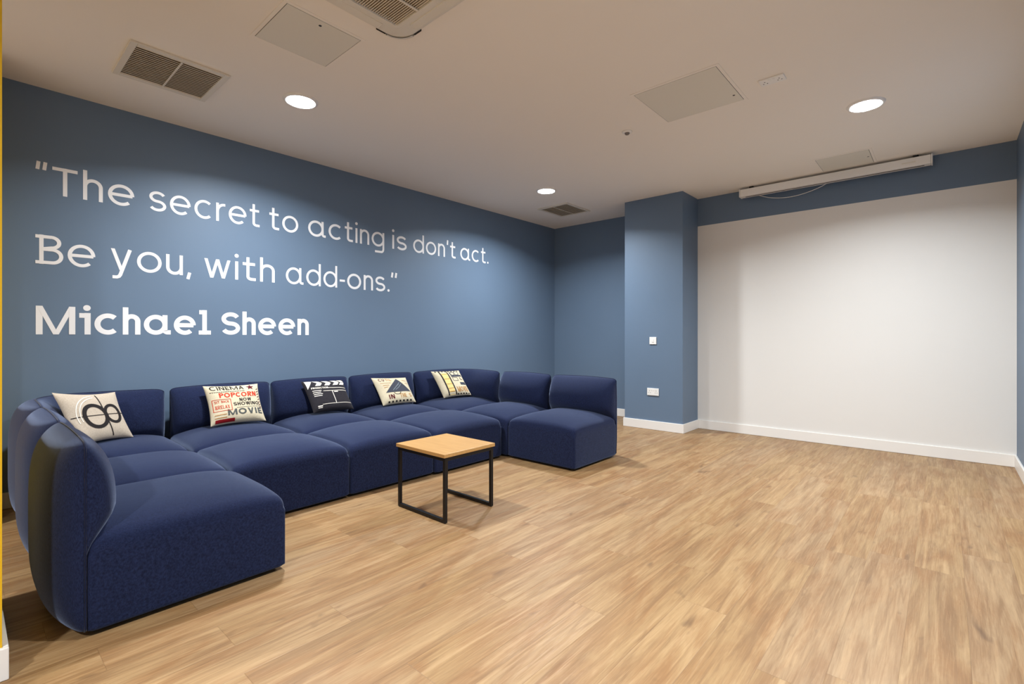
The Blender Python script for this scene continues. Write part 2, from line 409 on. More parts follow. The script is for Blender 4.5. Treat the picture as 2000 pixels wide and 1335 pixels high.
def wall_line(label, base, size, w, items, gap=0.13, **kw):
    t = thing('wall_lettering', label, 'lettering', (XL, items[0][1], base), 0, 'white lettering on the blue wall')
    for text, a, b in items:
        bm = bmesh.new()
        word(bm, text, a - items[0][1], b - items[0][1], 0, size, w, lambda q: (lambda x, y: (0.0008 + 0.0005 * q, x, y)), gap, **kw)
        new_obj('quotation_mark' if text == '"' else 'word', bm, M['letter'], t)
    return t
wall_line('thin white top line of the wall quote, "The secret to acting is don\'t act."', 2.055, 0.190, 0.125,
          [('"', 0.338, 0.392), ('The', 0.418, 0.863), ('secret', 0.954, 1.748), ('to', 1.83, 2.09), ('acting', 2.184, 3.02), ('is', 3.121, 3.31), ("don't", 3.401, 4.039), ('act.', 4.118, 4.617)], 0.16)
wall_line('thin white second line of the wall quote, "Be you, with add-ons."', 1.583, 0.195, 0.125,
          [('Be', 0.336, 0.641), ('you,', 0.725, 1.225), ('with', 1.319, 1.878), ('add-', 1.976, 2.562), ('ons.', 2.586, 3.088), ('"', 3.105, 3.184)], 0.16)
wall_line('bold white name in the lowest line of lettering on the blue wall', 1.115, 0.190, 0.188,
          [('Mjchael', 0.338, 1.368), ('Sheen', 1.446, 2.190)], 0.115, A=1.05)

# ------------------------------------------------------------------ sofa modules
def soft_seat(x0, x1, y0, y1, backs, z0=0.016):
    """upholstered block with a crowned top; backs = subset of '-x','+x','-y','+y' where the crown runs into a backrest"""
    bm = bmesh.new(); bmesh.ops.create_cube(bm, size=2.0)
    bmesh.ops.subdivide_edges(bm, edges=bm.edges[:], cuts=25, use_grid_fill=True)
    hx, hy = (x1 - x0) / 2, (y1 - y0) / 2; zt = 0.335; hz = (zt - z0) / 2
    cx, cy, cz = (x0 + x1) / 2, (y0 + y1) / 2, (z0 + zt) / 2
    rm = lambda c: math.copysign(1 - (1 - min(1, abs(c))) ** 1.75, c)
    for v in bm.verts:
        u = [rm(c) for c in v.co]
        P = Vector((u[0] * hx, u[1] * hy, u[2] * hz))
        rr = Vector((0.032, 0.032, 0.05 if u[2] > 0 else 0.012))
        inner = Vector([max(-h + r, min(h - r, c)) for c, h, r in zip(P, (hx, hy, hz), rr)])
        d = Vector([(a - b) / r for a, b, r in zip(P, inner, rr)])
        # vertical corner edges are tighter than the top ones
        if d.length > 1e-6:
            n = d.copy()
            if abs(n.x) > 1e-5 and abs(n.y) > 1e-5 and abs(n.z) < 1e-5:
                pw = 6.0
            else: pw = 2.2
            L = (abs(n.x) ** pw + abs(n.y) ** pw + abs(n.z) ** pw) ** (1 / pw)
            n /= L
            if d.length < 1 or True:
                m = max(abs(d.x), abs(d.y), abs(d.z))
                n *= m
            P = inner + Vector((n.x * rr.x, n.y * rr.y, n.z * rr.z))
        ux, uy = P.x / hx, P.y / hy
        ax = 0 if (ux < 0 and '-x' in backs) or (ux > 0 and '+x' in backs) else abs(ux)
        ay = 0 if (uy < 0 and '-y' in backs) or (uy > 0 and '+y' in backs) else abs(uy)
        ax = min(1, ax); ay = min(1, ay)
        crown = 0.052 * (1 - ax ** 2.5) * (1 - ay ** 2.5) + 0.017 * (1 - ax ** 5) + 0.017 * (1 - ay ** 5)
        tz = (P.z + hz) / (2 * hz)
        P.z += crown * max(0.0, (tz - 0.25) / 0.75) ** 1.3
        side = 0.004 * sin(pi * min(1, max(0, tz)))
        P.x += side * ux * (1 - ay ** 4); P.y += side * uy * (1 - ax ** 4)
        v.co = P + Vector((cx, cy, cz))
    return bm

ZB0, ZB1 = 0.020, 0.712
def back_section(s, z, Ao, Ai):
    t = (z - (ZB0 + ZB1) / 2) / ((ZB1 - ZB0) / 2)
    t = max(-1, min(1, t)); a = abs(s)
    So = (1 - min(1, a) ** 4.2) ** 0.52
    To = (1 - abs(t) ** 4) ** 0.45
    out = Ao * So * To * (0.86 + 0.14 * (1 - s * s))
    if z < 0.27: Ti = 0
    elif z < 0.46:
        k = (z - 0.27) / 0.19; Ti = k * k * (3 - 2 * k)
    else: Ti = max(0, 1 - ((z - 0.46) / (ZB1 - 0.46)) ** 2.4) ** 0.7
    inn = Ai * Ti * (0.68 * (1 - min(1, a) ** 12) ** 0.3 + 0.32 * (1 - s * s))
    return out, inn

def soft_back(path, Ao=0.12, Ai=0.17, ns=44, nt=40):
    """backrest cushion swept along path [(x, y, nx, ny)]; n points towards the seat"""
    bm = bmesh.new()
    # arc length
    L = [0]
    for a, b in zip(path, path[1:]): L.append(L[-1] + math.hypot(b[0] - a[0], b[1] - a[1]))
    tot = L[-1]
    def at(s):
        d = (s + 1) / 2 * tot
        i = 0
        while i < len(L) - 2 and L[i + 1] < d: i += 1
        k = (d - L[i]) / max(1e-9, L[i + 1] - L[i]); a, b = path[i], path[i + 1]
        q = [a[j] + (b[j] - a[j]) * k for j in range(4)]; m = math.hypot(q[2], q[3])
        return q[0], q[1], q[2] / m, q[3] / m
    rm = lambda c, p: math.copysign(1 - (1 - abs(c)) ** p, c)
    sheets = []
    per = []
    for side in (0, 1):
        g = []
        for i in range(ns + 1):
            s = rm(-1 + 2 * i / ns, 1.8); x, y, nx, ny = at(s); row = []
            for j in range(nt + 1):
                t = rm(-1 + 2 * j / nt, 1.7)
                # rounded outline corners
                half = (ZB1 - ZB0) / 2 * (1 - 0.055 * abs(s) ** 30); z = (ZB0 + ZB1) / 2 + t * half
                zz = (ZB0 + ZB1) / 2 + t * (ZB1 - ZB0) / 2
                o, n = back_section(s, zz, Ao, Ai)
                z += 0.010 * (1 - s * s) * max(0, t)
                d = n if side else -o
                row.append(bm.verts.new((x + nx * d, y + ny * d, z)))
            g.append(row)
        for i in range(ns):
            for j in range(nt):
                bm.faces.new((g[i][j], g[i + 1][j], g[i + 1][j + 1], g[i][j + 1]))
        sheets.append(g)
    g = sheets[0]
    per = [g[i][0].co.copy() for i in range(ns + 1)] + [g[ns][j].co.copy() for j in range(1, nt + 1)] + \
          [g[i][nt].co.copy() for i in range(ns - 1, -1, -1)] + [g[0][j].co.copy() for j in range(nt - 1, 0, -1)]
    bmesh.ops.remove_doubles(bm, verts=bm.verts[:], dist=0.0004)
    return bm, per

def l_path(p0, c, p1, r, n=14):
    """from p0 to the corner c to p1 with a rounded corner; normals point inside the L"""
    p0, c, p1 = Vector(p0), Vector(c), Vector(p1)
    a = (p0 - c).normalized(); b = (p1 - c).normalized(); ctr = c + (a + b) * r
    out = []
    for k in range(5):
        q = p0 + (c + a * r - p0) * k / 5; out.append((q.x, q.y, b.x, b.y))
    for k in range(n + 1):
        th = pi / 2 * k / n
        nrm = (b * cos(th) + a * sin(th)); q = ctr - nrm * r; out.append((q.x, q.y, nrm.x, nrm.y))
    for k in range(1, 6):
        q = c + b * r + (p1 - c - b * r) * k / 5; out.append((q.x, q.y, a.x, a.y))
    return out
def s_path(p0, p1, n):
    return [(p0[0] + (p1[0] - p0[0]) * k / 6, p0[1] + (p1[1] - p0[1]) * k / 6, n[0], n[1]) for k in range(7)]

def sofa_module(name, label, cat, rect, backs=(), path=None, group=None, Ao=0.12, Ai=0.17):
    x0, x1, y0, y1 = rect; cx, cy = (x0 + x1) / 2, (y0 + y1) / 2
    t = thing(name, label, cat, (cx, cy, 0), 0, group)
    new_obj('seat', soft_seat(x0 - cx, x1 - cx, y0 - cy, y1 - cy, backs), M['sofa'], t, True)
    for fx in (x0 + 0.075, x1 - 0.075):
        for fy in (y0 + 0.075, y1 - 0.075):
            new_obj('foot', lathe([(0, 0), (0.022, 0), (0.024, 0.003), (0.024, 0.022), (0, 0.022)], 16), M['black'], t, False, (fx - cx, fy - cy, 0))
    if path:
        bm, per = soft_back([(a - cx, b - cy, c, d) for a, b, c, d in path], Ao, Ai)
        b = new_obj('backrest', bm, M['sofa'], t, True)
        pb = bmesh.new(); tube(pb, per, 0.0035, 6, True)
        new_obj('piping', pb, M['pipe'], b, True)
    return t

G = 0.004
XA, XB, X1, X2 = -4.34, -3.735, -3.04, -2.335          # back seam, row / ottoman / front edges
YA, Y1, Y2, Y3, Y4, YE = 0.305, 1.03, 1.77, 2.50, 3.27, 3.985
GS = 'navy sofa modules in the U'
sofa_module('sofa_corner_module', 'navy corner sofa module at the left end, under the beige number 8 cushion', 'sofa', (XA + G, XB - G, YA + G, Y1 - G), ('-x', '-y'),
            l_path((XB - G, YA), (XA, YA), (XA, Y1 - 0.022), 0.26), GS, 0.12, 0.145)
sofa_module('sofa_module', 'navy sofa module in the left arm, between the nearest module and the corner', 'sofa', (XB + G, X1 - G, YA + G, Y1 - G), ('-y',),
            s_path((XB + 0.010, YA), (X1 - 0.012, YA), (0, 1)), GS, 0.12, 0.125)
sofa_module('sofa_module', 'nearest navy sofa module, its bulging backrest turned to the yellow wall edge', 'sofa', (X1 + G, X2, YA + G, Y1 - G), ('-y',),
            s_path((X1 + 0.012, YA), (X2, YA), (0, 1)), GS, 0.12, 0.125)
sofa_module('sofa_module', 'navy sofa module on the blue wall with the popcorn cushion', 'sofa', (XA + G, XB - G, Y1 + G, Y2 - G), ('-x',),
            s_path((XA, Y1 + 0.018), (XA, Y2 - 0.008), (1, 0)), GS, 0.12, 0.135)
sofa_module('sofa_module', 'navy sofa module on the blue wall with the black clapperboard cushion', 'sofa', (XA + G, XB - G, Y2 + G, Y3 - G), ('-x',),
            s_path((XA, Y2 + 0.008), (XA, Y3 - 0.012), (1, 0)), GS, 0.12, 0.135)
sofa_module('sofa_module', 'navy sofa module on the blue wall with the dark triangle cushion', 'sofa', (XA + G, XB - G, Y3 + G, Y4 - G), ('-x',),
            s_path((XA, Y3 + 0.012), (XA, Y4 - 0.014), (1, 0)), GS, 0.12, 0.135)
sofa_module('sofa_corner_module', 'navy corner sofa module at the far end, with the yellow film strip cushion', 'sofa', (XA + G, -3.68 - G, Y4 + G, YE - G), ('-x', '+y'),
            l_path((XA, Y4 + 0.014), (XA, YE), (-3.714, YE), 0.32), GS)
sofa_module('sofa_module', 'navy sofa module in the far arm, between the far corner and the end seat', 'sofa', (-3.68 + G, -2.985 - G, Y4 + 0.04, YE - G), ('+y',),
            s_path((-3.654, YE), (-3.002, YE), (0, -1)), GS)
sofa_module('sofa_module', 'navy sofa end seat of the far arm, nearest the pillar', 'sofa', (-2.985 + G, -2.255, Y4 + 0.04, YE - G), ('+y',),
            s_path((-2.968, YE), (-2.255, YE), (0, -1)), GS)
GO = 'navy backless footstool blocks'
sofa_module('footstool', 'navy backless block in front of the popcorn cushion seat, largest and nearest of three', 'footstool', (XB + G, X1, Y1 + G, Y2 - G), (), None, GO)
sofa_module('footstool', 'navy backless block in front of the clapperboard cushion seat, middle of three', 'footstool', (XB + G, X1, Y2 + G, Y3 - G), (), None, GO)
sofa_module('footstool', 'navy backless block behind the wooden table, farthest of three', 'footstool', (XB + G, X1 + 0.02, Y3 + G, Y4), (), None, GO)

# ------------------------------------------------------------------ cushions
class Pillow:
    def __init__(s, bl, br, tr, tl, thick=0.055, pinch=0.07):
        s.c = [Vector(p) for p in (bl, br, tr, tl)]; s.o = sum(s.c, Vector()) / 4
        s.n = ((s.c[1] - s.c[0]) + (s.c[2] - s.c[3])).cross((s.c[3] - s.c[0]) + (s.c[2] - s.c[1])).normalized()
        s.t, s.k = thick, pinch
    def P(s, u, v, side=1, off=0.0):
        uu = u * (1 - s.k * (1 - v * v)); vv = v * (1 - s.k * (1 - u * u))
        a, b = (uu + 1) / 2, (vv + 1) / 2
        p = s.c[0] * (1 - a) * (1 - b) + s.c[1] * a * (1 - b) + s.c[2] * a * b + s.c[3] * (1 - a) * b
        h = s.t * max(0, (1 - u ** 4) * (1 - v ** 4)) ** 0.62
        h += 0.0022 * sin(9 * u + 5 * v) * (u * u + v * v) * (1 - u ** 4) * (1 - v ** 4)
        return p - s.o + s.n * (side * h + off)
    def cover(s, n=30):
        bm = bmesh.new()
        rm = lambda c: math.copysign(1 - (1 - abs(c)) ** 1.6, c)
        for side in (1, -1):
            g = [[bm.verts.new(s.P(rm(-1 + 2 * i / n), rm(-1 + 2 * j / n), side)) for j in range(n + 1)] for i in range(n + 1)]
            for i in range(n):
                for j in range(n): bm.faces.new((g[i][j], g[i + 1][j], g[i + 1][j + 1], g[i][j + 1]))
        bmesh.ops.remove_doubles(bm, verts=bm.verts[:], dist=0.0003)
        return bm
    def f(s, off=0.0016): return lambda x, y: s.P(max(-1, min(1, x)), max(-1, min(1, y)), 1, off)
    def rect(s, bm, x0, x1, y0, y1, off=0.0016, n=8, skew=0.0):
        f = s.f(off); g = [[bm.verts.new(f(x0 + (x1 - x0) * i / n + skew * j / n, y0 + (y1 - y0) * j / n)) for j in range(n + 1)] for i in range(n + 1)]
        for i in range(n):
            for j in range(n): bm.faces.new((g[i][j], g[i + 1][j], g[i + 1][j + 1], g[i][j + 1]))
    def tri(s, bm, a, b, c, off=0.0016, n=10):
        f = s.f(off); g = []
        for i in range(n + 1):
            g.append([bm.verts.new(f(*[a[k] + (b[k] - a[k]) * i / n + (c[k] - b[k]) * j / n for k in (0, 1)])) for j in range(i + 1)])
        for i in range(n):
            for j in range(i + 1):
                bm.faces.new((g[i][j], g[i + 1][j], g[i + 1][j + 1]))
                if j < i: bm.faces.new((g[i][j], g[i + 1][j + 1], g[i][j + 1]))

CUSHION_NUDGE = iter([(0.004, 0.004, 0), (0.009, 0, 0.001), (0.013, 0, 0.001), (0.017, 0, 0.001), (0.0155, -0.0155, 0)])   # clear of the backrests
def cushion(label, corners, base, prints, thick=0.055, pinch=0.07):
    nud = Vector(next(CUSHION_NUDGE)); corners = [Vector(c) + nud for c in corners]
    pl = Pillow(*corners, thick=thick, pinch=pinch)
    t = thing('cushion', label, 'cushion', pl.o, 0, 'printed throw cushions on the sofa')
    new_obj('cover', pl.cover(), base, t, True)
    for nm, mt, fn in prints:
        for g in (fn if isinstance(fn, list) else [fn]):
            bm = bmesh.new(); g(pl, bm); new_obj(nm, bm, mt, t)
    return pl
def strokes(*L):
    """L = (pts, width[, seg])"""
    def fn(pl, bm):
        for q in L: ribbon(bm, q[0], q[1], pl.f(0.0018), 0.06)
    return fn
def words(*L): return [word_print(q) for q in L]
def word_print(q):
    def fn(pl, bm):
        for (tx, x0, x1, y, sy, w) in (q,): word(bm, tx, x0, x1, y, 1, w, lambda q: pl.f(0.0014 + 0.0003 * q), 0.16, 0.06, sy)
    return fn
def rects(*L):
    def fn(pl, bm):
        for q in L: pl.rect(bm, *q[:4], skew=(q[4] if len(q) > 4 else 0))
    return fn
def dots_row(x0, x1, y0, y1, n, r):
    def fn(pl, bm):
        for i in range(n): disc(bm, x0 + (x1 - x0) * i / (n - 1), y0 + (y1 - y0) * i / (n - 1), r, pl.f(0.0018), 8)
    return fn
def star(cx, cy, R):
    def fn(pl, bm):
        P = [(cx + (R if i % 2 == 0 else R * 0.42) * cos(radians(90 + 36 * i)), cy + (R if i % 2 == 0 else R * 0.42) * sin(radians(90 + 36 * i))) for i in range(10)]
        for i in range(10): pl.tri(bm, (cx, cy), P[i], P[(i + 1) % 10], n=3)
    return fn

cushion('beige cushion with a large black 8 crossed by thin lines, in the left corner',
        ((-3.96, 0.46, 0.425), (-4.135, 0.785, 0.418), (-4.225, 0.700, 0.725), (-4.09, 0.372, 0.758)), M['linen'], [
    ('printed_eight', M['ink_black'], strokes((arc(-0.14, -0.03, 0.38, 0.46, 0, 360, 40), 0.14), (arc(0.50, 0.02, 0.27, 0.37, 0, 360, 34), 0.115))),
    ('printed_cross_lines', M['ink_black'], strokes(([(-0.93, -0.02), (0.93, 0.02)], 0.03), ([(0.16, 0.90), (0.22, 0.0), (0.26, -0.90)], 0.035))),
    ('printed_ring', M['ink_white'], strokes((arc(0.18, -0.02, 0.94, 0.90, 100, 196, 26), 0.03), (arc(0.18, -0.02, 0.83, 0.81, 100, 194, 26), 0.03)))], 0.042, 0.10)
cushion('cream cushion printed with popcorn and cinema words in red and black',
        ((-4.095, 1.240, 0.428), (-4.080, 1.632, 0.426), (-4.235, 1.625, 0.714), (-4.235, 1.228, 0.722)), M['cream'], [
    ('printed_dark_words', M['ink_black'], words(('CINEMA', -0.86, 0.36, 0.68, 0.24, 0.16), ('NOW', 0.10, 0.56, 0.02, 0.17, 0.2), ('SHOWING', -0.16, 0.86, -0.20, 0.18, 0.2))),
    ('printed_grey_word', M['ink_grey'], words(('MOVIE', -0.42, 0.90, -0.66, 0.30, 0.22))),
    ('printed_red_word', M['ink_red'], words(('POPCORN', -0.62, 0.80, 0.26, 0.26, 0.22))),
    ('printed_star', M['ink_wine'], star(0.62, 0.78, 0.17)),
    ('printed_small_word', M['ink_red'], words(('SIT', -0.84, -0.66, 0.0, 0.12, 0.16), ('BACK', -0.60, -0.32, 0.0, 0.12, 0.18), ('&RELAX', -0.84, -0.32, -0.30, 0.18, 0.16))),
    ('printed_box', M['ink_red'], strokes(([(-0.90, 0.18), (-0.24, 0.18), (-0.24, -0.40), (-0.90, -0.40), (-0.90, 0.18)], 0.02))),
    ('printed_dots', M['ink_black'], [dots_row(-0.88, 0.34, 0.57, 0.59, 20, 0.022), dots_row(-0.04, 0.88, -0.31, -0.28, 18, 0.018)]),
    ('printed_side_words', M['ink_wine'], strokes(*[([(0.85, 0.62 - 0.14 * i), (0.93, 0.68 - 0.14 * i)], 0.035) for i in range(8)])),
    ('printed_red_band', M['ink_crimson'], rects((-0.86, -0.18, -0.95, -0.80))),
    ('printed_stripe', M['ink_tan'], [strokes(([(-0.88, -0.58), (-0.46, -0.58)], 0.03)), strokes(([(-0.88, -0.72), (-0.46, -0.72)], 0.03))])], 0.052)
cushion('black cushion printed as a film clapperboard with white chevrons',
        ((-4.095, 2.030, 0.436), (-4.060, 2.395, 0.438), (-4.240, 2.378, 0.695), (-4.240, 1.985, 0.704)), M['blackcloth'], [
    ('printed_chevrons', M['ink_white'], lambda pl, bm: [pl.rect(bm, x, x + 0.25, 0.56, 0.74, skew=0.14) or pl.rect(bm, x + 0.14, x + 0.39, 0.77, 0.93, skew=-0.16) for x in (-0.58, -0.14, 0.28, 0.62)] and pl.tri(bm, (-0.92, 0.93), (-0.93, 0.40), (-0.60, 0.93))),
    ('printed_title', M['ink_white'], words(('PRODUCTION', -0.80, 0.0, 0.36, 0.11, 0.22))),
    ('printed_small_lines', M['ink_white'], [strokes(*[([(-0.80, 0.24 - 0.11 * i), (-0.38 - 0.05 * (i % 2), 0.24 - 0.11 * i)], 0.04) for i in range(4)]),
                     strokes(([(0.22, 0.10), (0.42, 0.10)], 0.06)), strokes(([(-0.78, -0.72), (-0.56, -0.72)], 0.06), ([(-0.78, -0.81), (-0.58, -0.81)], 0.04))]),
    ('printed_rules', M['ink_white'], strokes(([(-0.10, 0.40), (0.93, 0.34)], 0.03), ([(-0.30, 0.20), (0.93, 0.17)], 0.03), ([(0.14, 0.18), (0.14, -0.64)], 0.03), ([(-0.55, -0.64), (0.93, -0.64)], 0.026)))], 0.05, 0.05)
cushion('cream cushion printed with a large dark triangle and faded brown letters',
        ((-4.090, 2.722, 0.429), (-4.060, 3.092, 0.432), (-4.240, 3.092, 0.672), (-4.240, 2.682, 0.692)), M['cream'], [
    ('printed_triangle', M['ink_slate'], lambda pl, bm: pl.tri(bm, (0.22, 0.80), (-0.72, -0.26), (0.84, -0.26))),
    ('printed_chalk_marks', M['ink_chalk'], lambda pl, bm: [ribbon(bm, q, 0.035, pl.f(0.0030), 0.06) for q in ([(-0.26, -0.12), (0.08, 0.22), (0.30, 0.46)], [(-0.10, -0.10), (0.16, 0.10), (0.36, 0.34)], [(0.0, 0.16), (0.20, 0.30)])]),
    ('printed_handle', M['ink_black'], strokes((arc(-0.05, -0.28, 0.20, 0.16, 180, 360, 14), 0.035))),
    ('printed_red_letters', M['ink_wine'], words(('C', -0.80, -0.66, 0.60, 0.24, 0.2), ('U', -0.62, -0.50, 0.60, 0.24, 0.2), ('IN', -0.62, -0.30, -0.72, 0.30, 0.2))),
    ('printed_brown_letters', M['ink_tan'], words(('TI', -0.44, -0.28, 0.62, 0.22, 0.2), ('L', -0.22, -0.10, 0.62, 0.20, 0.2), ('THE', 0.04, 0.44, -0.70, 0.30, 0.2), ('S', 0.62, 0.78, -0.68, 0.28, 0.2))),
    ('printed_scribble', M['ink_tan'], [strokes(([(-0.80, 0.46), (-0.20, 0.46)], 0.02), ([(-0.72, 0.28), (-0.36, 0.30)], 0.03), ([(-0.70, 0.12), (-0.46, 0.16)], 0.03)), strokes(([(0.52, 0.64), (0.78, 0.58)], 0.03), ([(0.66, 0.40), (0.84, 0.36)], 0.03))]),
    ('printed_edge_dash', M['ink_black'], [rects((-0.72 + 0.22 * i, -0.62 + 0.22 * i, -0.94, -0.84)) for i in range(7)])], 0.05, 0.05)
cushion('cream cushion printed with a yellow film strip, farthest along the sofa',
        ((-4.085, 3.500, 0.434), (-4.010, 3.840, 0.442), (-4.200, 3.818, 0.712), (-4.235, 3.440, 0.718)), M['cream'], [
    ('printed_film_strip', M['ink_yellow'], rects((-0.56, -0.16, -0.93, 0.93))),
    ('printed_strip_edge', M['ink_black'], [strokes(([(-0.62, 0.93), (-0.62, -0.93)], 0.08)), strokes(([(-0.10, 0.93), (-0.10, -0.93)], 0.08))]),
    ('printed_frame_line', M['ink_tan'], [(lambda pl, bm, y=y: ribbon(bm, [(-0.56, y), (-0.16, y)], 0.03, pl.f(0.003), 0.06)) for y in (0.66, 0.26, -0.14, -0.46, -0.70)]),
    ('printed_projector', M['ink_slate'], lambda pl, bm: (strokes(([(0.06, 0.80), (0.06, 0.46), (0.60, 0.44)], 0.05), (arc(0.22, 0.68, 0.14, 0.14, 0, 360, 16), 0.04), (arc(0.52, 0.70, 0.16, 0.16, 0, 360, 16), 0.04),
                     ([(0.08, 0.36), (0.08, 0.10), (0.42, 0.08), (0.42, 0.34), (0.08, 0.36)], 0.025))(pl, bm), rects((0.04, 0.84, 0.40, 0.54))(pl, bm))),
    ('printed_block', M['ink_slate'], rects((0.46, 0.88, -0.26, -0.06))),
    ('printed_tick', M['ink_black'], strokes(([(0.62, 0.34), (0.62, 0.18), (0.78, 0.14)], 0.04))),
    ('printed_brown_word', M['ink_tan'], words(('MOVIE', 0.06, 0.84, -0.78, 0.40, 0.24))),
    ('printed_edge_dash', M['ink_black'], [rects((-0.86 + 0.22 * i, -0.76 + 0.22 * i, 0.85, 0.94)) for i in range(8)] + [rects((-0.02 + 0.2 * i, 0.08 + 0.2 * i, -0.94, -0.86)) for i in range(5)])], 0.048, 0.05)

# ------------------------------------------------------------------ side table
t = thing('side_table', 'small square side table with oak top and black steel loop legs', 'table', (-2.43, 2.095, 0))
new_obj('table_top', boxes((-0.238, 0.238, -0.215, 0.215, 0.388, 0.410), bev=0.002), M['oak'], t)
for sy in (-1, 1):
    y = sy * 0.195
    a, q = 0.222, 0.010
    new_obj('leg_frame', boxes((-a - q, -a + q, y - q, y + q, 0.004, 0.3865), (a - q, a + q, y - q, y + q, 0.004, 0.3865),
                               (-a + q, a - q, y - q, y + q, 0.004, 0.024), (-a + q, a - q, y - q, y + q, 0.3665, 0.3865), bev=0.0015), M['frame'], t)
for sx in (-1, 1):
    x = sx * 0.222
    new_obj('rail', boxes((x - 0.010, x + 0.010, -0.185, 0.185, 0.3665, 0.3865), bev=0.0015), M['frame'], t)
for sx in (-1, 1):
    for sy in (-1, 1):
        new_obj('glide', lathe([(0, 0), (0.008, 0), (0.008, 0.005), (0, 0.005)], 12), M['black'], t, False, (sx * 0.222, sy * 0.195, 0))

# ------------------------------------------------------------------ ceiling lights
def downlight(x, y, label, k=1.0):
    t = thing('downlight', label, 'ceiling light', (x, y, ZC), 0, 'round ceiling downlights')
    new_obj('trim_ring', lathe([(0.094, 0.0), (0.094, -0.010), (0.098, -0.013), (0.110, -0.009), (0.116, 0.0)], 56), M['plastic'], t, True)
    new_obj('diffuser', lathe([(0.0935, -0.002)] + [(0.0935 * cos(a * pi / 2 / 8), -0.004 - 0.012 * sin(a * pi / 2 / 8)) for a in range(9)], 56), M['lamp'], t, True)
    l = bpy.data.lights.new('bulb', 'AREA'); l.shape = 'DISK'; l.size = 0.18; l.energy = LAMP_W * k; l.spread = LAMP_SPREAD; l.color = LAMP_COL
    o = bpy.data.objects.new('bulb', l); COL.objects.link(o); o.parent = t; o.location = (0, 0, -0.019)
downlight(-3.385, 1.59, 'round lit downlight over the near half of the sofa, beside a ceiling hatch')
downlight(-3.385, 4.41, 'smallest lit downlight, above the far end of the sofa by the small far grille')
downlight(-0.426, 4.285, 'round lit downlight at right, over the open floor before the white wall')
downlight(-0.426, 1.59, 'round lit downlight near the camera, over the open floor')
downlight(-3.0, -1.5, 'added unseen fill downlight outside the opening, left side', 1.25)  # added lamp behind the camera, lifts the ambient light through the opening
downlight(-0.6, -1.5, 'added unseen fill downlight outside the opening, right side', 1.25)  # its pair, likewise added out of view as fill light

# ------------------------------------------------------------------ ceiling fittings
def grille(cx, cy, sx, sy, label, nsl, along='y', group='square ceiling grilles'):
    t = thing('ceiling_grille', label, 'vent', (cx, cy, ZC), 0, group)
    f = 0.034; hx, hy = sx / 2, sy / 2
    fr = bmesh.new()
    for b in ((-hx, hx, -hy, -hy + f), (-hx, hx, hy - f, hy), (-hx, -hx + f, -hy + f, hy - f), (hx - f, hx, -hy + f, hy - f)):
        box(fr, *b, -0.012, -0.0005, bev=0.002)
    new_obj('frame', fr, M['metalw'], t)
    new_obj('backing', boxes((-hx + f, hx - f, -hy + f, hy - f, -0.0025, -0.0008)), M['duct'], t)
    ix, iy = hx - f, hy - f
    for i in range(nsl):
        k = -1 + 2 * (i + 0.5) / nsl
        bm = bmesh.new()
        if along == 'y':
            box(bm, -0.0086, 0.0086, -iy, iy, -0.0008, 0.0008); o = new_obj('slat', bm, M['slat'], t, False, (k * ix, 0, -0.0075)); o.rotation_euler = (0, radians(18), 0)
        else:
            box(bm, -ix, ix, -0.0095, 0.0095, -0.0008, 0.0008); o = new_obj('slat', bm, M['slat'], t, False, (0, k * iy, -0.0075)); o.rotation_euler = (radians(32), 0, 0)
    b = (-ix, ix, -0.005, 0.005) if along == 'y' else (-0.005, 0.005, -iy, iy)
    new_obj('centre_bar', boxes((*b, -0.0145, -0.0112)), M['metalw'], t)
    return t
grille(-3.640, 0.888, 0.50, 0.51, 'large square ceiling grille at upper left, with a centre bar', 18, 'y')
grille(-3.725, 5.235, 0.47, 0.53, 'small square ceiling grille in the far corner by the pillar', 14, 'x')

def hatch(cx, cy, sx, sy, label, lock):
    t = thing('access_panel', label, 'hatch', (cx, cy, ZC), 0, 'white ceiling access panels')
    hx, hy, f = sx / 2, sy / 2, 0.020
    fr = bmesh.new()
    for b in ((-hx, hx, -hy, -hy + f), (-hx, hx, hy - f, hy), (-hx, -hx + f, -hy + f, hy - f), (hx - f, hx, -hy + f, hy - f)):
        box(fr, *b, -0.003, -0.0003)
    new_obj('frame', fr, M['ceil'], t)
    new_obj('shadow_gap', boxes((-hx + f, hx - f, -hy + f, hy - f, -0.0012, -0.0004)), M['gap'], t)
    g = 0.003
    new_obj('door', boxes((-hx + f + g, hx - f - g, -hy + f + g, hy - f - g, -0.0036, -0.0014)), M['panel'], t)
    new_obj('lock', lathe([(0, -0.0046), (0.007, -0.0046), (0.008, -0.0036), (0, -0.0036)], 16), M['frame'], t, False, (lock[0], lock[1], 0))
    return t
hatch(-2.642, 1.283, 0.44, 0.45, 'white ceiling hatch between the large grille and the air conditioner', (0.155, -0.01))
hatch(-1.325, 3.345, 0.59, 0.60, 'large white ceiling hatch in the middle of the ceiling, beside the ceiling sensor', (0.24, 0.17))
hatch(-0.712, 5.53, 0.45, 0.46, 'white ceiling hatch partly hidden by the projector screen case', (0.18, 0.0))

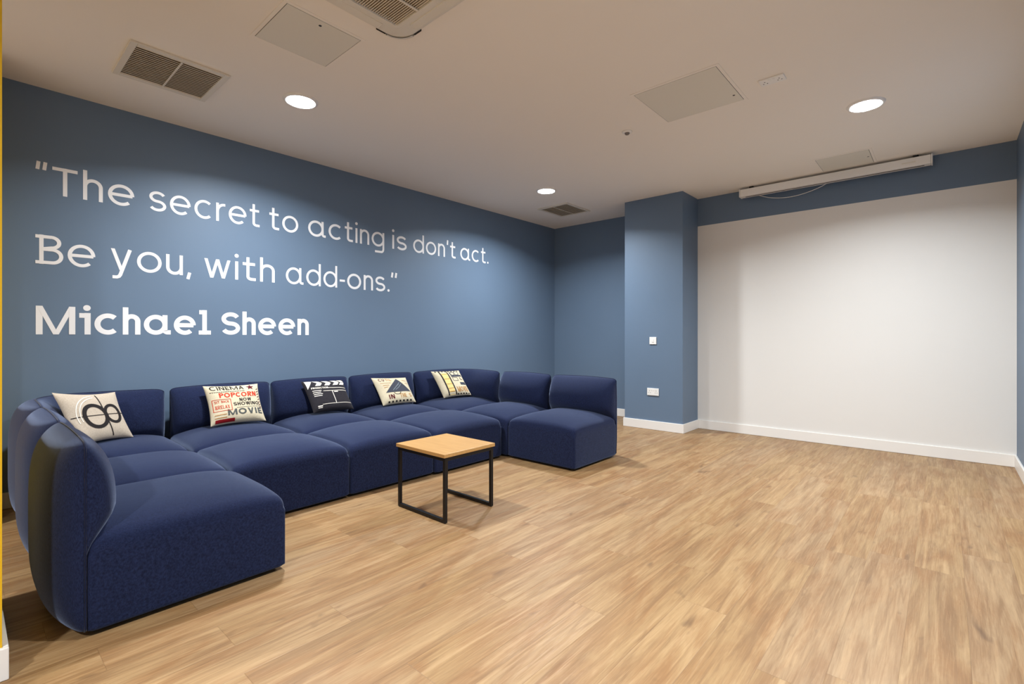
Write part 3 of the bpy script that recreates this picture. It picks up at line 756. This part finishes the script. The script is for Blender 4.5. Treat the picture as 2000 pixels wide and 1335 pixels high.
def ac():
    t = thing('air_conditioner', 'ceiling cassette air conditioner with louvred intake at the top edge', 'air conditioner', (-1.79, 1.16, ZC))
    H = 0.475; z0, z1 = -0.034, -0.0005; r = 0.10
    def rr(h, rad, z):
        pts = []
        for qx, qy, a0 in ((1, 1, 0), (-1, 1, 90), (-1, -1, 180), (1, -1, 270)):
            for k in range(9):
                a = radians(a0 + 90 * k / 8); pts.append(((h - rad) * qx + rad * cos(a), (h - rad) * qy + rad * sin(a), z))
        return pts
    bm = bmesh.new(); n = 36
    rings = [[bm.verts.new(p) for p in rr(h, rad, z)] for h, rad, z in ((H, r, z1), (H, r, -0.014), (H - 0.012, r, -0.022), (H - 0.10, 0.03, z0), (H - 0.118, 0.012, z0), (H - 0.118, 0.012, -0.008))]
    for a, b in zip(rings, rings[1:]):
        for i in range(n): bm.faces.new((a[i], a[(i + 1) % n], b[(i + 1) % n], b[i]))
    bm.faces.new(rings[-1])
    new_obj('fascia', bm, M['metalw'], t, False)
    I = H - 0.120
    new_obj('intake', boxes((-I, I, -I, I, -0.010, -0.0085)), M['duct'], t)
    N = 58
    for i in range(N):
        y = -I + 2 * I * (i + 0.5) / N
        o = new_obj('louvre', boxes((-I, I, -0.0040, 0.0040, -0.0008, 0.0008)), M['slat'], t, False, (0, y, -0.026)); o.rotation_euler = (radians(30), 0, 0)
    for k in (-0.5, 0, 0.5):
        new_obj('bar', boxes((k * I - 0.006, k * I + 0.006, -I, I, -0.035, -0.031)), M['metalw'], t)
    for a in range(4):
        v = boxes((-0.30, 0.30, H - 0.078, H - 0.030, -0.0345, -0.0295), bev=0.002)
        o = new_obj('vane', v, M['metalw'], t); o.rotation_euler = (radians(0), 0, a * pi / 2)
    for qx, qy in ((1, 1), (-1, 1), (-1, -1), (1, -1)):
        bm = bmesh.new()
        pts = []
        for k in range(13):
            a = radians(90 * k / 12); pts.append((0.375 + 0.108 * cos(a), 0.375 + 0.108 * sin(a)))
        out = [bm.verts.new((qx * p[0], qy * p[1], -0.004)) for p in pts]; low = [bm.verts.new((qx * p[0], qy * p[1], -0.020)) for p in pts]
        for i in range(12): bm.faces.new((out[i], out[i + 1], low[i + 1], low[i]))
        inn = [bm.verts.new((qx * (0.375 + 0.09 * cos(radians(90 * k / 12))), qy * (0.375 + 0.09 * sin(radians(90 * k / 12))), -0.0255)) for k in range(13)]
        for i in range(12): bm.faces.new((low[i], low[i + 1], inn[i + 1], inn[i]))
        new_obj('corner_cover', bm, M['metalw'], t, True)
        for sgn in (0, 1):
            c = (0.345, 0.481) if sgn else (0.481, 0.345)
            new_obj('gap', boxes((c[0] - (0.03 if sgn else 0.004), c[0] + (0.03 if sgn else 0.004), c[1] - (0.004 if sgn else 0.03), c[1] + (0.004 if sgn else 0.03), -0.012, -0.001)) if False else
                    boxes(tuple(v for v in (min(qx * (c[0] - (0.028 if sgn else 0.006)), qx * (c[0] + (0.028 if sgn else 0.006))), max(qx * (c[0] - (0.028 if sgn else 0.006)), qx * (c[0] + (0.028 if sgn else 0.006))),
                                          min(qy * (c[1] - (0.006 if sgn else 0.028)), qy * (c[1] + (0.006 if sgn else 0.028))), max(qy * (c[1] - (0.006 if sgn else 0.028)), qy * (c[1] + (0.006 if sgn else 0.028))), -0.014, -0.001))), M['gap'], t)
ac()

# ceiling socket plate
t = thing('socket_plate', 'white double socket plate on the ceiling by the right downlight', 'socket', (-0.835, 3.47, ZC))
new_obj('plate', boxes((-0.073, 0.073, -0.043, 0.043, -0.010, -0.0004), bev=0.003), M['plastic'], t)
for sx in (-1, 1):
    for px, py in ((0, -0.012), (-0.011, 0.010), (0.011, 0.010)):
        new_obj('pin_hole', boxes((sx * 0.042 + px - 0.0035, sx * 0.042 + px + 0.0035, py - 0.003, py + 0.003, -0.0106, -0.0098)), M['gap'], t)
    new_obj('rocker', boxes((sx * 0.014 - 0.006, sx * 0.014 + 0.006, -0.034, -0.016, -0.0125, -0.0098), bev=0.001), M['plastic'], t)
# ceiling sensor
t = thing('ceiling_sensor', 'small round sensor on the ceiling beside the large middle hatch', 'sensor', (-1.925, 3.577, ZC))
new_obj('base', lathe([(0, -0.0004), (0.040, -0.0004), (0.040, -0.006), (0.032, -0.011), (0, -0.011)], 32), M['plastic'], t, True)
new_obj('lens', lathe([(0.020, -0.010), (0.020, -0.016), (0.014, -0.025), (0, -0.028)], 24), M['sensor'], t, True)

# projector screen case
t = thing('projector_screen', 'long white projector screen case under the ceiling above the white wall', 'projector screen', (-0.904, 5.80, 2.69))
new_obj('case', boxes((-0.806, 0.806, -0.045, 0.045, -0.040, 0.040), bev=0.006), M['plastic'], t)
for sx in (-1, 1):
    new_obj('end_cap', boxes(tuple(sorted((sx * 0.8065, sx * 0.818))) + (-0.048, 0.048, -0.043, 0.043), bev=0.005), M['plastic'], t)
    new_obj('bracket', boxes((sx * 0.70 - 0.02, sx * 0.70 + 0.02, -0.02, 0.0445, 0.0405, 0.0625)), M['frame'], t)
new_obj('pull_slot', boxes((-0.76, 0.76, -0.012, 0.004, -0.0415, -0.0395)), M['gap'], t)
new_obj('badge', boxes((0.60, 0.70, -0.0462, -0.0448, -0.008, 0.004)), M['panel'], t)
cb = bmesh.new()
pts = [(-1.55, 5.862, 2.662), (-1.50, 5.87, 2.640), (-1.42, 5.875, 2.612), (-1.30, 5.88, 2.592), (-1.18, 5.88, 2.592), (-1.06, 5.88, 2.612), (-0.96, 5.875, 2.640), (-0.90, 5.862, 2.664)]
def smooth(pts, n=6):
    out = []
    for i in range(len(pts) - 1):
        p0, p1, p2, p3 = (Vector(pts[max(0, min(len(pts) - 1, i + k))]) for k in (-1, 0, 1, 2))
        for j in range(n):
            t_ = j / n; out.append(0.5 * ((2 * p1) + (p2 - p0) * t_ + (2 * p0 - 5 * p1 + 4 * p2 - p3) * t_ ** 2 + (3 * p1 - p0 - 3 * p2 + p3) * t_ ** 3))
    return out + [Vector(pts[-1])]
tube(cb, smooth(pts), 0.0035, 8)
tag(new_obj('power_cable', cb, M['plastic'], None, True), 'thin white cable sagging below the projector screen case', 'cable')

# pillar plates
t = thing('light_switch', 'white square light switch on the blue pillar', 'switch', (-2.593, PY, 1.052))
new_obj('plate', boxes((-0.043, 0.043, -0.010, -0.0004, -0.043, 0.043), bev=0.003), M['plastic'], t)
new_obj('rocker', boxes((-0.012, 0.012, -0.0135, -0.0098, -0.018, 0.018), bev=0.002), M['plastic'], t)
t = thing('wall_socket', 'white double wall socket low on the blue pillar', 'socket', (-2.593, PY, 0.447))
new_obj('plate', boxes((-0.073, 0.073, -0.010, -0.0004, -0.043, 0.043), bev=0.003), M['plastic'], t)
for sx in (-1, 1):
    for px, pz in ((0, 0.012), (-0.011, -0.010), (0.011, -0.010)):
        new_obj('pin_hole', boxes((sx * 0.042 + px - 0.003, sx * 0.042 + px + 0.003, -0.0106, -0.0098, pz - 0.003, pz + 0.003)), M['gap'], t)
    new_obj('rocker', boxes((sx * 0.014 - 0.006, sx * 0.014 + 0.006, -0.0125, -0.0098, 0.014, 0.032), bev=0.001), M['plastic'], t)
